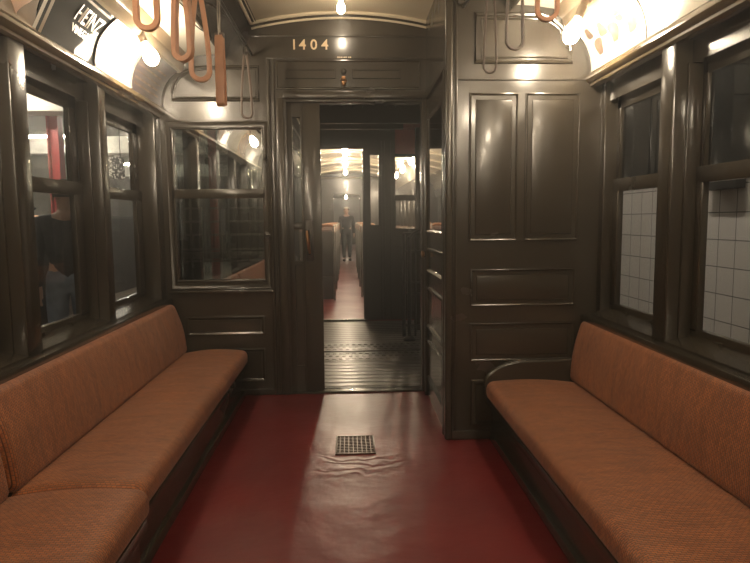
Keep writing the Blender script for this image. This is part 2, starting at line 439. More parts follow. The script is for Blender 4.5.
# ================================================================== BULKHEAD
b = B(); y0, y1 = Y_END, Y_END+.10
b.box(-1.5, -.43, y0, y1, 0, .85)
b.box(-1.5, -1.262, y0, y1, .85, 1.972); b.box(-.598, -.43, y0, y1, .85, 1.972)
b.box(-1.5, -.43, y0, y1, 1.972, 2.175); b.box(-1.5, 1.55, y0, y1, 2.175, 2.86)
b.box(.575, 1.55, y0, y1, 0, 2.175)
f = FY(y0)
# mouldings round the window
b.ring(f, -1.30, -.56, .80, 2.02, [(0,0),(.003,.006),(.010,.008),(.016,.004),(.036,.002),(.040,-.02)])
b.box(-1.31, -.55, y0-.03, y0, .775, .80, .006)
# lower panel
b.ring(f, -1.20, -.62, .455, .605, [(0,0),(.003,.008),(.012,.011),(.02,.006),(.03,-.004),(.034,.002)])
b.ring(f, -1.20, -.62, .10, .36, [(0,0),(.003,.008),(.012,.011),(.02,.006),(.03,-.004),(.034,.002)])
b.box(-1.33, -.52, y0-.012, y0, 0, .05, .004)
# vertical posts between window and doorway
b.tube([(-.552, y0-.005, .0), (-.552, y0-.005, 2.44)], .014, 8); b.tube([(-.515, y0-.003, 0), (-.515, y0-.003, 2.44)], .010, 8)
b.box(-.50, -.445, y0-.016, y0, 0, 2.175, .006)
b.box(-.45, .60, y0-.022, y0, 2.172, 2.22, .006)
# header boards: long hatch frame and the two little panels
b.ring(f, -.50, .545, 2.235, 2.445, [(0,0),(.003,.010),(.010,.012),(.018,.004),(.03,.004)])
b.ring(f, -.43, -.07, 2.312, 2.385, [(0,0),(.003,.007),(.012,.007),(.016,-.004)])
b.ring(f, .05, .40, 2.312, 2.385, [(0,0),(.003,.007),(.012,.007),(.016,-.004)])
b.box(-.56, .60, y0-.010, y0, 2.448, 2.462, .003)
b.box(-.66, .64, y0-.010, y0, 2.60, 2.617, .004)
# round-cornered upper panel above the window
A = [(-1.235,2.165),(-1.235,2.23),(-1.222,2.28),(-1.19,2.325),(-1.14,2.36),(-1.07,2.385),(-.95,2.395),(-.62,2.395),(-.62,2.165)]
b.tube([(u, y0-.002, v) for u, v in A], .012, 8, closed=True)
b.tube([(u*.93-.065, y0-.001, v*.86+.32) for u, v in A], .006, 8, closed=True)
struct(b, 'wall_end', 'paint')
# doorway lining
b = B()
b.box(.548, .60, y0-.012, y1+.01, 0, 2.175, .006); b.box(-.45, .60, y0+.001, y1+.01, 2.15, 2.175, .004)
b.box(-.45, .60, y0, y1+.01, -.001, .012, .003)
struct(b, 'trim_6', 'paint')
# bulkhead window
b = B(); yy = y0+.03
for (xa, xb, za, zb) in ((-1.262,-1.245,.85,1.972),(-.615,-.598,.85,1.972),(-1.262,-.598,1.962,1.972),(-1.262,-.598,.85,.872),(-1.262,-.598,1.467,1.535)):
    b.box(xa, xb, yy-.02, yy+.03, za, zb, .004)
w = struct(b, 'window_end', 'paint'); w.name = 'window_%d' % (winno[0]+1)
for z0, z1 in ((.870,1.469),(1.533,1.964)):
    g = B(); g.box(-1.25, -.61, yy+.004, yy+.009, z0, z1); g.build('glass_pane', 'endglass', w)
g = B(); g.box(-.60, -.575, y0-.045, y0-.012, 1.18, 1.22, .006); g.tube([(-.587, y0-.045, 1.2), (-.56, y0-.05, 1.2)], .009); g.build('window_catch', 'iron', w)
g = B(); g.box(-.60, -.575, y0-.045, y0-.012, 1.74, 1.78, .006); g.build('window_catch', 'iron', w)

# sliding door, mostly pushed into its pocket
b = B(); dy0, dy1 = y0+.035, y0+.075
b.box(-.445, -.395, dy0, dy1, .012, 2.15, .004)
b.box(-.325, -.19, dy0, dy1, .012, 2.15, .006)
b.box(-.40, -.32, dy0, dy1, 2.05, 2.15); b.box(-.40, -.32, dy0, dy1, .012, 1.00); b.box(-.40, -.32, dy0, dy1, 1.235, 1.275, .003)
b.ring(FY(dy0), -.402, -.318, 1.27, 2.06, [(0,0),(.003,.010),(.010,.010),(.014,-.01)])
b.ring(FY(dy0), -.402, -.318, .20, .98, [(0,0),(.003,.008),(.010,.008),(.016,-.004)])
b.box(-.335, -.325, dy0-.008, dy0, .012, 2.15, .003)
door = struct(b, 'door_1', 'paint')
g = B(); g.box(-.40, -.32, dy0+.02, dy0+.025, 1.27, 2.055); g.build('glass_pane', 'endglass', door)
g = B(); g.box(-.31, -.255, dy0-.006, dy0, 1.00, 1.30, .003); g.tube([(-.283, dy0-.006, 1.055), (-.283, dy0-.035, 1.08), (-.288, dy0-.045, 1.14), (-.292, dy0-.035, 1.20), (-.292, dy0-.006, 1.225)], .010, 10)
g2 = B(); g2.tube([(-.28, dy0-.034, 1.06), (-.285, dy0-.052, 1.10), (-.290, dy0-.055, 1.15), (-.296, dy0-.05, 1.20), (-.298, dy0-.036, 1.225)], [.008,.013,.014,.012,.008], 10)
h = g.build('door_handle', 'iron', door); g2.build('handle_grip', 'brass', h)['label'] = 'worn copper-coloured grip'

# car number, small marks, latch
t = tag(empty('car_number', (-.26, Y_END, 2.54)), 'gold car number 1404 on the header above the doorway', 'sign')
for ch, u in (('1',-.362),('4',-.302),('0',-.222),('4',-.143)):
    local(text_mesh(ch, .098, FY(Y_END), u, 2.545, .001, .004, sx=1.05), t.location).build('digit', 'gold', t)
b = B()
for x in (-.055,-.042,-.029,-.010,.003,.022,.034): b.box(x, x+.008, Y_END-.003, Y_END-.0005, 2.457-.003, 2.457+.006)
for v in b.bm.verts: v.co.y -= .010
tag(b.build('small_lettering', 'gold'), 'tiny gold lettering strip under the car number', 'sign')
lt = empty('header_latch', (-.012, Y_END, 2.33)); tag(lt, 'copper-coloured latch hanging below a round keyhole plate over the doorway', 'latch')
local(B().lathe([(.022,0),(.022,.006),(.014,.012),(.001,.013)], (-.012, Y_END-.001, 2.362), (0,-1,0), 16), lt.location).build('keyhole_plate', 'iron', lt)
local(B().box(-.027, .003, Y_END-.024, Y_END-.003, 2.275, 2.325, .005).tube([(-.03, Y_END-.022, 2.305), (-.012, Y_END-.04, 2.295), (.006, Y_END-.022, 2.29)], .008).lathe([(.010,0),(.016,.01),(.013,.022),(.001,.026)], (-.012, Y_END-.012, 2.282), (0,-.5,-1)), lt.location).build('latch_body', 'brass', lt)

# ================================================================== MOTORMAN'S CAB
b = B(); y0 = Y_CAB; f = FY(y0)
b.box(.575, 1.57, y0, y0+.05, 0, 2.86)
# stiles and rails stand proud of recessed panels
def raised(u0, u1, v0, v1):
    b.ring(f, u0-.012, u1+.012, v0-.012, v1+.012, [(.004,0),(.006,.008),(.011,.010),(.016,.007),(.020,-.002)])
    b.panel(f, u0+.03, u1-.03, v0+.03, v1-.03, [(0,0),(.003,.004),(.030,.010)])
raised(.700, .968, 1.18, 1.998); raised(1.022, 1.322, 1.18, 1.998)
raised(.712, 1.315, .80, 1.005); raised(.712, 1.315, .475, .690)
b.ring(f, .712, 1.315, .08, .36, [(0,0),(.004,.010),(.016,.013),(.026,.008),(.034,-.002)])
b.box(.62, 1.42, y0-.008, y0, 2.072, 2.080, .003)
Apts = [(.726,2.43),(1.10,2.43),(1.165,2.405),(1.215,2.365),(1.250,2.30),(1.268,2.235),(1.275,2.175),(.726,2.175)]
b.tube([(u, y0-.003, v) for u, v in Apts], .013, 8, closed=True)
b.tube([(u*.9+.105, y0-.001, v*.82+.415) for u, v in Apts], .006, 8, closed=True)
# corner post
b.box(.558, .60, y0-.018, y0+.04, 0, 2.86, .012, 3)
b.box(.612, .626, y0-.010, y0, 0, 2.86, .004)
b.box(.60, 1.30, y0-.012, y0, 0, .055, .004)
struct(b, 'wall_cab_front', 'paint')
b = B(); xs = .58; f = FXn(xs)
b.box(xs, xs+.05, y0+.04, Y_END, 0, 2.86)
b.ring(f, y0+.16, Y_END-.14, 1.20, 2.02, [(0,0),(.004,.014),(.016,.016),(.026,.008),(.034,-.002)])
for v0, v1 in ((.92,1.10),(.52,.82),(.14,.44)):
    b.ring(f, y0+.16, Y_END-.14, v0, v1, [(0,0),(.004,.014),(.016,.016),(.026,.008),(.034,-.002)])
b.box(xs-.022, xs, y0+.07, y0+.11, 0, 2.15, .006); b.box(xs-.022, xs, Y_END-.11, Y_END-.07, 0, 2.15, .006)
b.box(xs-.022, xs, y0+.05, Y_END, 2.15, 2.20, .006)
w = struct(b, 'wall_cab_side', 'paint')
g = B(); g.box(xs-.004, xs-.0005, y0+.19, Y_END-.17, 1.235, 1.985); g.build('glass_pane', 'endglass', w)
g = B(); g.lathe([(.012,0),(.012,.02),(.024,.03),(.024,.045),(.001,.05)], (xs, Y_END-.09, 1.05), (-1,0,0)); g.build('door_knob', 'brass', w)

# ================================================================== BENCHES
def rr(x0, x1, z0, z1, r, n=6, crown=0):
    pts = []
    for cx, cz, a0 in ((x1-r, z1-r, 0), (x0+r, z1-r, 90), (x0+r, z0+r, 180), (x1-r, z0+r, 270)):
        for k in range(n+1):
            a = math.radians(a0+90*k/n); pts.append((cx+r*math.cos(a), cz+r*math.sin(a)))
    # extra points along the top for the crown
    out = []
    for i, p in enumerate(pts):
        out.append(p)
        if i == n:
            q = pts[i+1]
            for k in range(1, 9):
                f = k/9; out.append((p[0]+(q[0]-p[0])*f, p[1]+crown*math.sin(f*PI)))
    return out
def cushion(fnxz, w, hgt, r, y0, y1, crown, rend=.05, wav=.004, rcorner=None):
    """rounded bar swept along Y; fnxz maps local (a,c) to (x,z)"""
    bm = bmesh.new(); uvl = bm.loops.layers.uv.new('UVMap')
    st = []
    for k in range(7):
        a = k/6*PI/2; st.append((y0+rend*(1-math.sin(a)), rend*(1-math.cos(a))*.9))
    st = st[::-1]; st = [(y0+rend*(1-math.cos(k/6*PI/2)), rend*(1-math.sin(k/6*PI/2))) for k in range(7)]
    n = max(4, int((y1-y0)/.12))
    st += [(y0+rend+(y1-y0-2*rend)*k/n, 0) for k in range(1, n)]
    st += [(y1-rend*(1-math.cos(k/6*PI/2)), rend*(1-math.sin(k/6*PI/2))) for k in range(6, -1, -1)]
    rings = []; us = []
    for y, ins in st:
        i2 = min(ins, r*.8)
        pts = rr(ins*1.0, w-ins, i2*.6, hgt-i2*.8, max(r-ins*.5, .012), 6, crown)
        wv = wav*(math.sin(y*7.3)+.6*math.sin(y*17.1+1))
        ring = []; u = 0; ul = [0]
        for i, (a, c) in enumerate(pts):
            if c > hgt*.6: c += wv*math.sin(max(0, min(1, a/w))*PI)
            x, z = fnxz(a, c); ring.append(bm.verts.new((x, y, z)))
            if i: u += math.dist(pts[i], pts[i-1]); ul.append(u)
        ul.append(u+math.dist(pts[0], pts[-1]))
        rings.append(ring); us.append(ul)
    m = len(rings[0])
    for j in range(len(rings)-1):
        for i in range(m):
            f = bm.faces.new((rings[j][i], rings[j][(i+1) % m], rings[j+1][(i+1) % m], rings[j+1][i]))
            for lp, (jj, ii) in zip(f.loops, ((j, i), (j, i+1), (j+1, i+1), (j+1, i))):
                lp[uvl].uv = (us[len(rings)//2][ii], st[jj][0])
    for ring, y in ((rings[0], y0), (rings[-1], y1)):
        f = bm.faces.new(ring)
        for lp in f.loops: lp[uvl].uv = (lp.vert.co.x, lp.vert.co.z)
    b = B(); b.bm.free(); b.bm = bm; return b
def bench(s, y0, y1, xf, hb0, hb1, label, zt=.372, arm=None, extra=0):
    """xf: |front edge x| ; hb0/hb1: |x| of the back's face at seat and top"""
    root = empty('rattan_bench', (s*1.0, (y0+y1)/2, 0)); tag(root, label, 'bench', 'rattan benches along the walls')
    L0 = root.location
    xwall = 1.355 if s < 0 else 1.425
    fx = lambda a, c: (s*(xf+a), zt-.115+c-.035*max(0, a-.06))       # a from the front edge towards the wall
    wseat = hb0-xf+.06
    b = cushion(fx, wseat, .115, .045, y0+.003, y1-.003, .014, rend=.07 if y1 > 3 else .022)
    local(b, L0).build('seat_cushion', 'rattan', root, smooth=True)
    # back: local a up the back, c out of the back
    dx, dz = hb1-hb0, .36; Lb = math.hypot(dx, dz); ux, uz = dx/Lb, dz/Lb
    def fb(a, c):
        return (s*(hb0+ux*a-uz*(c-.075)), .355+uz*a+ux*(c-.075))
    b = cushion(fb, Lb, .085, .036, y0+.012, y1-.012, .012, rend=.035, wav=.002)
    local(b, L0).build('back_cushion', 'rattan', root, smooth=True)
    # base
    b = B()
    def bx(a0, a1, ya, yb, z0, z1, bev=.004):
        x = sorted((s*a0, s*a1)); b.box(x[0], x[1], ya, yb, z0, z1, bev)
    bx(xf+.045, xwall-.03, y0+.02, y1-.005, 0.002, .225)
    bx(xf+.012, xwall-.03, y0, y1, .215, .262, .012)
    bx(xf+.030, xf+.05, y0+.02, y1-.02, .01, .06, .004)
    local(b, L0).build('base', 'paint', root)
    b = B(); x = sorted((s*(hb0+.085), s*(xwall+.0-.005))); fnp = lambda u, v, h: (s*u, h, v)
    b.poly([(hb0+.01,.262),(hb0+.03,.36),(hb1+.015,.695),(xwall-.001,.695),(xwall-.001,.262)], fnp, y0+.03, y1-.03)
    local(b, L0).build('back_board', 'paint', root)
    if arm:
        b = B(); fnp = lambda u, v, h: (s*u, h, v)
        pts = [(xf+.015,.27),(xf+.012,.36),(xf+.03,.395),(xf+.07,.425),(xf+.13,.452),(xf+.21,.468),(hb0+.04,.47),(hb0+.04,.27)]
        b.poly(pts, fnp, arm[0], arm[1])
        b.tube([(s*u, (arm[0]+arm[1])/2, v) for u, v in pts[:7]], .016, 8)
        local(b, L0).build('arm_rest', 'paint', root)
    return root
bench(-1, 2.10, 4.44, .735, 1.175, 1.262, 'long orange rattan bench on the left, its far end against the bulkhead window wall')
bench(-1, -.90, 2.095, .705, 1.172, 1.260, 'nearer rattan bench on the left, its cushion end cut off at the bottom left corner', zt=.375)
bench(1, -.60, 3.46, .785, 1.285, 1.350, 'rattan bench on the right under the tiled-wall windows with curved wooden arm', arm=(3.435, 3.475))
for o in COL.objects:
    if o.name.startswith('rattan_bench'): o.pop('group', None) if hasattr(o, 'pop') else None

# ================================================================== ADVERTISING CARDS
def cove_fn(s, yc):
    # u runs along the reader's right, v up the card (metres), h off the surface
    def fn(u, v, h):
        x, z = cove_pt(s, max(0, min(1, (v+COVE_LEN/2)/COVE_LEN)), h+.004)
        return (x, yc+(u if s < 0 else -u), z)
    return fn
def card(s, ya, yb, m, label, art=None, strip=None):
    yc = (ya+yb)/2; w = yb-ya; fn = cove_fn(s, yc); H2 = COVE_LEN/2-.006
    root = empty('advertising_card', fn(0, 0, 0)); tag(root, label, 'advertisement')
    b = B(); n = 10; rows = []
    for k in range(n+1):
        v = -H2+2*H2*k/n
        rows.append([b.bm.verts.new(fn(u, v, h)) for u, h in ((-w/2,.002),(w/2,.002),(w/2,.0),(-w/2,.0))])
    for A, Bq in zip(rows, rows[1:]):
        for k in range(4): b.bm.faces.new((A[k], A[(k+1) % 4], Bq[(k+1) % 4], Bq[k]))
    b.bm.faces.new(rows[0]); b.bm.faces.new(rows[-1][::-1])
    local(b, root.location).build('card_sheet', m, root)
    if strip is not None:
        b = B(); b.tube([fn(strip*w/2, -H2+2*H2*k/10, .006) for k in range(11)], .006, 6)
        local(b, root.location).build('card_edge_strip', 'iron', root)
    if art: art(root, fn, w)
    return root
def art_heart(root, fn, w):
    pts = []
    for k in range(28):
        t = k/28*2*PI
        x = 16*math.sin(t)**3; y = 13*math.cos(t)-5*math.cos(2*t)-2*math.cos(3*t)-math.cos(4*t)
        pts.append((.12+x*.0078, -.02+y*.0066))
    b = B(); b.poly(pts, fn, .0022, .0034); local(b, root.location).build('heart_print', 'peach', root)
    b = B(); b.poly([(w/2-.03,-.14),(w/2-.005,-.14),(w/2-.005,.14),(w/2-.03,.14)], fn, .0022, .003); local(b, root.location).build('card_border', 'cardink', root)
def art_heinz(root, fn, w):
    local(text_mesh('HEINZ', .118, fn, .130, .045, .0022, .0036, sx=.80, spacing=1.0), root.location).build('lettering', 'cardink', root)
    local(text_mesh('VINEGARS', .056, fn, .130, -.030, .0022, .0036, sx=.95), root.location).build('lettering', 'cardink', root)
    b = B(); b.poly([(-w/2+.005,-.145),(-w/2+.028,-.145),(-w/2+.028,.145),(-w/2+.005,.145)], fn, .0022, .003); local(b, root.location).build('card_border', 'tan', root)
def art_top(root, fn, w):
    b = B(); b.poly([(-w/2+.03,.118),(w/2-.02,.118),(w/2-.02,.13),(-w/2+.03,.13)], fn, .0022, .003); local(b, root.location).build('card_border', 'figink', root)
def art_lines(root, fn, w):
    for k in range(5):
        v = -.10+k*.04
        b = B(); b.poly([(-w/2+.05,v),(w/2-.08-.03*(k % 2),v),(w/2-.08-.03*(k % 2),v+.012),(-w/2+.05,v+.012)], fn, .0022, .003); local(b, root.location).build('printed_line', 'figink', root)
def art_figures(root, fn, w):
    for cx, cy, r in ((.20,-.03,.045),(.12,.04,.035),(.02,-.02,.05),(-.08,.03,.04),(-.17,-.04,.045),(-.22,.05,.03)):
        b = B(); pts = [(cx+r*(1+.25*math.sin(3*a+cx*40))*math.cos(a), cy+r*1.25*(1+.2*math.cos(2*a))*math.sin(a)) for a in [k*PI/8 for k in range(16)]]
        b.poly(pts, fn, .0022, .003); local(b, root.location).build('printed_figure', 'figink', root)
card(-1, 2.19, 2.735, 'beigecard', 'brown curved advert card printed with a peach heart shape, upper left corner', art_heart)
card(-1, 2.745, 3.335, 'navy', 'dark curved advert card reading HEINZ VINEGARS above the left windows', lambda r, f, w: (art_heinz(r, f, w), art_top(r, f, w)), 1)
card(-1, 3.345, 3.875, 'creamcard', 'bright ivory curved advert card right behind the lit bulb on the left', None, 1)
card(-1, 3.885, 4.48, 'purplecard', 'dim slate violet advert card with printed lines at the left bulkhead corner', art_lines)
card(1, 2.83, 3.46, 'creamcard', 'ivory advert card with brown printed figures beside the cab wall', art_figures)
card(1, 2.30, 2.66, 'creamcard', 'plain bright ivory advert card at the upper right edge')
card(1, 2.665, 2.82, 'tan', 'narrow tan card strip between the two ivory cards on the right')
card(1, 1.72, 2.28, 'beigecard', 'brown advert card nearest the upper right corner')
mats = ['creamcard','navy','beigecard','creamcard','purplecard','creamcard']
for k, (ya, m) in enumerate(zip([1.62, 1.05, .48, -.09, -.66, -1.23, -1.80, -2.37, -2.94], ['creamcard','beigecard','creamcard','creamcard','navy','creamcard','beigecard','creamcard','creamcard'])):
    card(-1, ya, ya+.555, m, 'advert card behind the viewer on the left wall, number %s from the heart card' % ['one','two','three','four','five','six','seven','eight','nine'][k])
for k, (ya, m) in enumerate(zip([1.14, .57, 0, -.57, -1.14, -1.71, -2.28, -2.85], ['creamcard','creamcard','navy','creamcard','beigecard','creamcard','creamcard','creamcard'])):
    card(1, ya, ya+.555, m, 'advert card behind the viewer on the right wall, number %s from the brown card' % ['one','two','three','four','five','six','seven','eight'][k])

# ================================================================== LIGHT BULBS
BULBP = [(.012,0),(.014,.012),(.020,.026),(.029,.045),(.034,.064),(.034,.078),(.028,.096),(.016,.108),(.001,.113)]
def lamp(loc, axis, label, m='bulb', name='bare_bulb_lamp', sc=1.2):
    root = empty(name, loc); tag(root, label, 'light bulb')
    ax = Vector(axis).normalized()
    B().lathe([(.001,-.10),(.040,-.10),(.040,-.085),(.020,-.078),(.019,-.05),(.023,-.045),(.023,.006),(.020,.012),(.001,.014)], (0,0,0), ax, 16).build('socket', 'socket', root)
    B().lathe([(r*sc, h*sc+.012) for r, h in BULBP], (0,0,0), ax, 20).build('bulb', m, root, smooth=True)
    return root
words = ['nearest the bulkhead', 'first behind the viewer', 'second behind the viewer', 'third behind the viewer']
LB, RB = 3.655, 3.10
for k in range(4):
    lamp((-1.147, LB-2.1*k, 2.330), (.38,0,-.92), 'lit bare bulb in a socket under the left rail, '+words[k] if k else 'lit bare bulb hanging below the left rail beside the ivory advert card')
    lamp((1.165, RB-1.75*k, 2.302), (-.38,0,-.92), 'lit bare bulb in a socket under the right rail, '+words[k] if k else 'lit bare bulb hanging below the right rail in front of the cab wall')
for k in range(3):
    lamp((-.022, 4.12-2.6*k, 2.735), (0,0,-1), 'lit bare bulb on the arched centre ceiling, '+words[k] if k else 'lit bare bulb on the arched cream ceiling at the top edge above the number 1404', 'bulb_ceiling', sc=.8)

# ================================================================== HANGING STRAPS
def strap(s, y, zb, kind, label, wband=.026, half=.032, twist=0, th=.009):
    """leather loop hung from the rod at z 2.47"""
    zt = 2.455; zl = 2.40 if kind == 'thin' else (2.275 if wband > .04 else 2.34)
    root = empty('hanging_strap', (s*.66, y, zt)); tag(root, label, 'strap')
    # metal hanger: two prongs from the rod down to the leather
    B().tube([(-.012,0,-.005),(-.016,0,-.05),(-.012,0,zl-zt+.0)], .004, 8).tube([(.012,0,-.005),(.014,0,-.05),(.008,0,zl-zt+.0)], .004, 8).tube([(.016*math.cos(a),0,.012+.017*math.sin(a)) for a in [k*PI/6 for k in range(12)]], .004, 8, closed=True).build('metal_hanger', 'steel' if kind != 'thin' else 'iron', root)
    # leather loop, band swept round a long U
    n = 24; pts = []
    zc = zb-zt+half
    top = zl-zt
    for k in range(9):
        f = k/8; pts.append((-.008-(half-.008)*math.sin(f*PI/2), top+(zc-top)*f))
    for k in range(1, 9):
        a = PI+PI*k/9; pts.append((half*math.cos(a), zc+half*math.sin(a)))
    for k in range(9):
        f = 1-k/8; pts.append((.008+(half-.008)*math.sin(f*PI/2), top+(zc-top)*f))
    b = B(); wb = wband
    rows = []
    for i, (x, z) in enumerate(pts):
        a = pts[max(i-1, 0)]; c = pts[min(i+1, len(pts)-1)]; t = Vector((c[0]-a[0], c[1]-a[1])).normalized(); nrm = Vector((-t.y, t.x))
        rows.append([b.bm.verts.new((x+nrm.x*th*q, wb/2*p, z+nrm.y*th*q)) for p, q in ((-1,-.8),(-.85,-1),(.85,-1),(1,-.8),(1,.8),(.85,1),(-.85,1),(-1,.8))])
    for A, Bq in zip(rows, rows[1:]):
        for k in range(8): b.bm.faces.new((A[k], A[(k+1) % 8], Bq[(k+1) % 8], Bq[k]))
    b.bm.faces.new(rows[0]); b.bm.faces.new(rows[-1])
    b.build('leather_loop', 'leather_dark' if kind == 'thin' else 'leather', root)
    B().box(-.013, .013, -wb/2-.002, wb/2+.002, top-.012, top+.012, .003).build('clasp', 'leather_dark' if kind != 'thin' else 'iron', root)
    root.rotation_euler.z = math.radians(twist); return root
strap(-1, 4.20, 1.985, 'thin', 'dark thin strap loop farthest along the left row, against the bulkhead', .014, .034, 10, .007)
strap(-1, 3.36, 1.915, 'wide', 'orange leather strap on the left seen broadside with two bare metal prongs', .046, .016, 80, .005)
strap(-1, 2.90, 1.945, 'wide', 'broad tan leather strap loop, third from the left of the picture', .022, .040, 8, .011)
strap(-1, 2.60, 1.960, 'wide', 'tan leather strap loop just right of the U-shaped strap at top left', .030, .034, -12, .011)
strap(-1, 2.15, 1.945, 'wide', 'U-shaped tan leather strap at top left above the ivory card', .022, .034, 4, .0095)
strap(1, 2.84, 1.965, 'thin', 'slender strap loop nearest the cab corner on the right', .012, .028, -5, .0045)
strap(1, 2.43, 1.957, 'thin', 'slender strap loop with a dark buckle, middle of the three on the right', .014, .034, 8, .0045)
strap(1, 2.04, 1.945, 'wide', 'U-shaped brown leather strap at the top right near the lit bulb', .018, .032, -6, .007)
for s in (-1, 1):
    yend = Y_END-.03 if s < 0 else Y_CAB
    b = B().tube([(s*.66, -3.0, 2.470), (s*.66, yend, 2.470)], .009, 10)
    rod = tag(b.build('strap_rod', 'iron'), 'dark iron rod carrying the hanging straps on the %s' % ('left' if s < 0 else 'right'), 'rod')
    for y in (-2.5, -.8, .9, 2.35, 3.85 if s < 0 else 3.3):
        B().tube([(s*.66, y, 2.472), (s*.70, y, 2.52), (s*.80, y, 2.60)], .007, 8).lathe([(.022,0),(.022,.008),(.001,.01)], (s*.815, y, 2.61), (-s*.6,0,-.7)).build('bracket', 'iron', rod)
# sagging signal cord along the left rim
pts = []
for i in range(60):
    y = -1+i*.085; pts.append((-.845+.01*math.sin(i), y, 2.46-.045*abs(math.sin((y-.2)*PI/1.3))))
cord = tag(B().tube(pts, .0035, 6).build('signal_cord', 'black'), 'thin dark cord looping along the edge of the left white ceiling', 'cord')

# ================================================================== FLOOR GRATE
gr = empty('floor_grate', (.027, 3.43, 0)); tag(gr, 'small square metal grate set in the red floor before the doorway', 'grate')
b = B(); x0, x1, ya, yb = -.085, .14, 3.285, 3.575
b.box(x0, x1, ya, ya+.012, .0, .007, .002).box(x0, x1, yb-.012, yb, .0, .007, .002).box(x0, x0+.010, ya, yb, .0, .007, .002).box(x1-.010, x1, ya, yb, .0, .007, .002)
local(b, gr.location).build('grate_frame', 'grate', gr)
b = B()
for k in range(1, 9): xx = x0+(x1-x0)*k/9; b.box(xx-.0025, xx+.0025, ya+.01, yb-.01, .001, .0055)
for k in range(1, 12):
    yy = ya+(yb-ya)*k/12; b.box(x0+.008, x1-.008, yy-.004, yy+.004, .0008, .0048)
local(b, gr.location).build('grate_bars', 'grate', gr)
b = B(); b.box(x0+.005, x1-.005, ya+.005, yb-.005, .0002, .0012); local(b, gr.location).build('grate_shade_sheet', 'dark', gr)  # flat dark sheet on the floor, painted shade for the hollow under the bars

# ================================================================== PLATFORMS BETWEEN THE CARS
b = B(); y = 4.615
while y < 5.58:
    b.box(-1.45, 1.45, y, y+.112, -.05, -.008, .004); y += .118
struct(b, 'floor_vestibule', 'deck')
b = B(); y = 6.46
while y < 7.86:
    b.box(-1.45, 1.45, y, y+.112, -.05, -.012, .004); y += .118
struct(b, 'floor_next_vestibule', 'deck')
def tread(y0, y1, z, label):
    b = B(); b.box(-1.3, 1.3, y0, y1, z-.03, z, .004)
    for i in range(40):
        for j in range(3):
            x = -1.25+i*.064+(.03 if j % 2 else 0); yy = y0+.06+j*.11
            b.box(x, x+.035, yy, yy+.05, z-.001, z+.005, .002, 1)
    return tag(b.build('tread_plate', 'deck'), label, 'floor plate')
tread(5.60, 5.98, -.004, 'studded metal tread plate on the near side of the gap between the cars')
tread(6.04, 6.44, -.006, 'studded metal tread plate on the far side of the gap between the cars')
b = B(); b.box(-1.5, 1.5, 5.55, 6.5, -.4, -.35); struct(b, 'floor_track_gap', 'dark')
# vestibule roofs
b = B(); b.box(-1.5, 1.5, 4.61, 5.85, 2.36, 2.40); b.box(-1.5, 1.5, 5.80, 5.86, 2.20, 2.40)
for i in range(9): b.box(-.35+i*.10, -.33+i*.10, 4.9, 5.8, 2.335, 2.36, .003)
struct(b, 'ceiling_vestibule', 'paint')
b = B(); b.box(-1.5, 1.5, 6.3, 7.9, 2.44, 2.48); b.box(-1.5, .58, 6.3, 6.36, 2.22, 2.44)
struct(b, 'ceiling_next_vestibule', 'paint')
def post(x, y, label):
    r = empty('corner_post', (x, y, 0)); tag(r, label, 'post')
    B().box(-.06, .06, -.06, .06, -.02, 2.36, .012).build('post_shaft', 'paint', r)
    B().tube([(.0,-.08,.9),(.0,-.11,.95),(.0,-.11,1.5),(.0,-.08,1.55)], .012, 8).build('grab_rail', 'steel', r)
post(-1.36, 5.50, 'dark corner post with grab rail seen through the bulkhead window')
post(.86, 7.2, 'dark post between the doorway and the far car window')
# folding gates
def gate(x0, y0, x1, y1, label, top=1.15):
    r = empty('folding_gate', (x0, y0, 0)); tag(r, label, 'gate')
    d = Vector((x1-x0, y1-y0, 0)); n = 7
    b = B()
    for z in (.12, .48, .60, .95, top): b.tube([(0,0,z), (d.x,d.y,z)], .012, 8)
    b.build('gate_rails', 'iron', r)
    for k in range(n):
        p = d*(k/(n-1)); B().tube([(p.x,p.y,-.005),(p.x,p.y,top)], .012 if k % 3 else .02, 8).build('gate_bar', 'iron', r)
gate(-1.40, 4.68, -1.40, 5.42, 'black iron gate on the near platform at the left step')
gate(.62, 6.75, 1.38, 6.75, 'black folding iron gate at the right end of the far platform')
b = B()
for z in (1.00, 1.09, 1.20, 1.30, 1.40): b.tube([(-1.30, 4.70, z), (-.56, 4.70, z)], .008, 8)
b.box(-1.33, -.55, 4.66, 4.70, 1.02, 1.07, .006)
gb = tag(b.build('window_guard', 'steel'), 'horizontal metal guard bars outside the bulkhead window', 'window guard')
# wheel-shaped brake handle
hb = empty('hand_brake', (.66, 6.55, 0)); tag(hb, 'dark curved hand brake lever standing beyond the doorway on the right', 'brake lever')
B().tube([(0,0,-.01),(0,0,1.12)], .022, 10).lathe([(.07,0),(.07,.02),(.03,.05),(.001,.051)], (0,0,-.012)).build('brake_stem', 'iron', hb)
B().tube([(0,0,1.10),(.05,0,1.16),(.12,0,1.19),(.20,0,1.17),(.24,0,1.22)], .016, 8).build('brake_handle', 'iron', hb)

